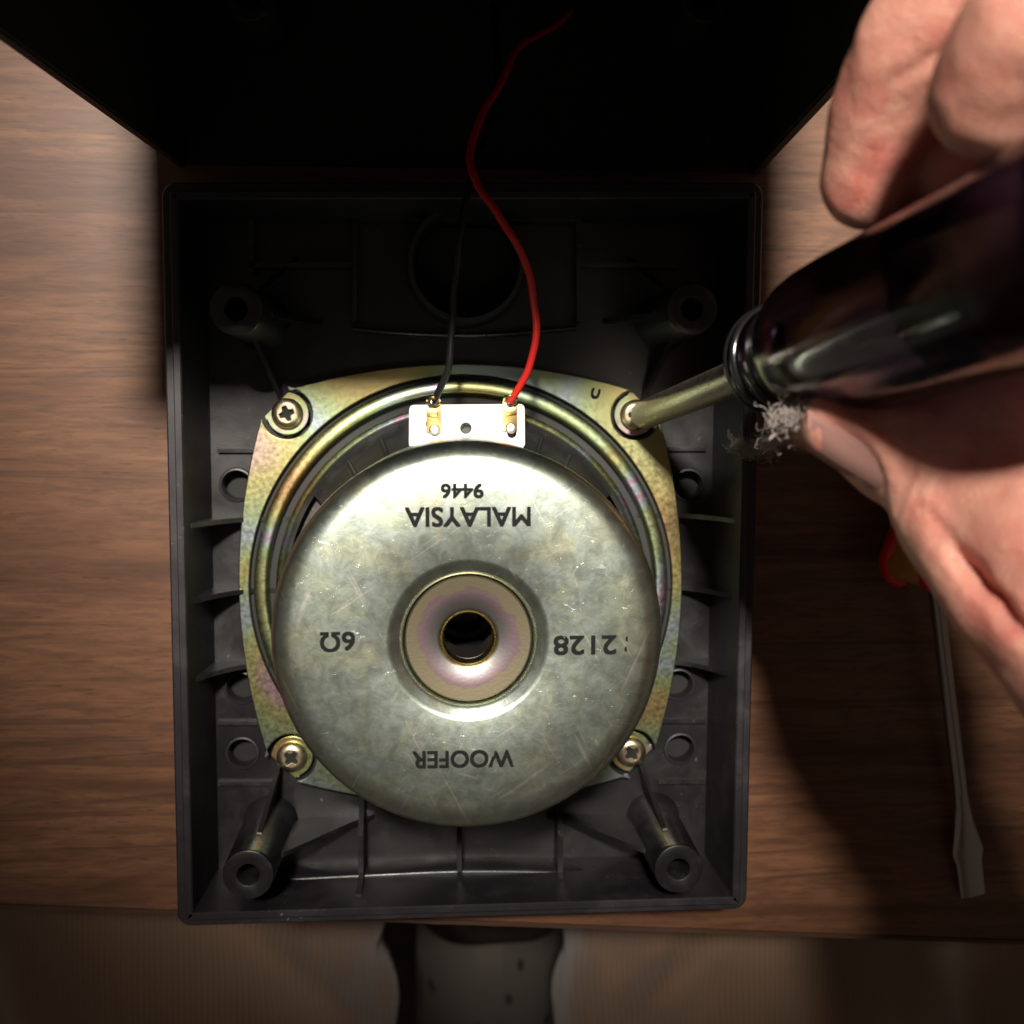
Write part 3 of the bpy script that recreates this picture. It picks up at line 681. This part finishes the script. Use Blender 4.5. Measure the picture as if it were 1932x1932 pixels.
# trousers: two thighs going under the desk, knees bent
def leg(x0, x1, sgn):
    pts = [((x0, 4, -20), 7.4), ((x0+.2*sgn, -6, -18.8), 8.0), ((.5*(x0+x1), -20, -18.8), 8.9), ((x1, -34, -19.5), 9.7), ((x1*.93, -48, -20), 9.2)]
    shin = [((x0, 4, -19), 6.0), ((x0+sgn, 5, -40), 5.2), ((x0+sgn, 0, -66), 4.2)]
    return [pts, shin]
cl = capsules(leg(-11.9, -11.8, -1)+leg(14.6, 14.3, 1)+[[((22.5, 0, -20.5), 7.0), ((23.5, -40, -21), 8.0)]]+[[((-9, -47, -21), 9), ((11, -47, -21), 9)]], .45, 6)
t = bmesh.new(); t.from_mesh(cl); bpy.data.meshes.remove(cl)
for v in t.verts:
    q = v.co
    f_ = mnoise.noise(Vector((q.x*.35+q.y*.18, q.y*.12, q.z*.3)))*.45
    inn = max(0, 1-min(abs(q.x+5.2), abs(q.x-8.2))/4)                       # pulled folds on the inner side
    f_ += inn*.55*math.sin((q.x*(1 if q.x < 2 else -1)+q.y*.75)*1.9)
    v.co += v.normal*f_
obj('trousers', t, 'cloth', pr, 80)
# ------------------------------------------------------------------ chair cushion between the thighs
ck = bmesh.new(); N = 28; g = []
cxx, fy = 2.7, -30.4
for i in range(N+1):
    row = []
    for j in range(N+1):
        u, v = i/N*2-1, j/N*2-1
        x = cxx+4.6*u; y = fy-19+19*v - .8*u*u
        zz = -26.5 - 5.5*(abs(u)**3.2) - 6.0*(max(0, v))**7 + .3*mnoise.noise(Vector((x*.3, y*.3, 0)))
        row.append(ck.verts.new((x, y, zz)))
    g.append(row)
for i in range(N):
    for j in range(N): ck.faces.new((g[i][j], g[i+1][j], g[i+1][j+1], g[i][j+1]))
bmesh.ops.solidify(ck, geom=ck.faces[:], thickness=3)
tag(obj('chair_cushion', ck, 'dotted', None, 60, at=(cxx, -40, -30)), 'narrow off-white cushion with dark dots between the two thighs', 'cushion')
# ------------------------------------------------------------------ lint
def fluff(path, rad, n, label, seed):
    rnd = random.Random(seed); q = smooth_path(path, 8); bm = bmesh.new()
    core = [rad*(.10+.45*abs(mnoise.noise(Vector((i*.45, seed, 0))))) for i in range(len(q))]
    for rep_ in range(3): tube([p+Vector((rnd.gauss(0, 1), rnd.gauss(0, 1), rnd.gauss(0, 1)))*rad*.35 for p in q], [c_*.38 for c_ in core], 7, bm)
    for v in bm.verts: v.co += Vector((mnoise.noise(v.co*11), mnoise.noise(v.co*11+Vector((5, 0, 0))), mnoise.noise(v.co*11+Vector((0, 5, 0)))))*rad*.5
    for _ in range(n):
        i = min(len(q)-1, int(len(q)*rnd.random()**1.0)); p = q[i] + Vector((rnd.gauss(0, 1), rnd.gauss(0, 1), rnd.gauss(0, 1)))*(core[i]*.9+rad*.12)
        d = Vector((rnd.gauss(0, 1), rnd.gauss(0, 1), rnd.gauss(0, 1))).normalized(); pts = [p]
        long_ = rnd.random() < .12
        for _k in range(12):
            d = (d+Vector((rnd.gauss(0, 1), rnd.gauss(0, 1), rnd.gauss(0, 1)))*.75+(q[i]-pts[-1])*(.2 if long_ else 1.7)).normalized(); pts.append(pts[-1]+d*rad*(rnd.uniform(.15, .4) if long_ else rnd.uniform(.07, .22)))
        tube(pts, .0045, 3, bm)
    tag(obj('dust_fluff', bm, 'lint', None, 60, at=path[0]), label, 'lint', 'grey fluff by the thumb')
fluff([P(1556, 738, 12.7), P(1536, 762, 12.5), P(1500, 785, 12.2), P(1475, 792, 11.9), P(1468, 818, 11.0), P(1448, 838, 9.5)], .21, 1500, 'grey clump of lint clinging to the tip of the thumb', 3)
fluff([P(1393, 838, 3.25), P(1405, 850, 3.3), P(1412, 850, 3.3), P(1424, 846, 3.3), P(1440, 838, 3.4)], .20, 700, 'small tuft of grey lint lying on the right rim of the panel', 5)
for o_ in list(bpy.data.objects):
    if o_.type == 'MESH' and not o_.data.polygons: print('EMPTY', o_.name)
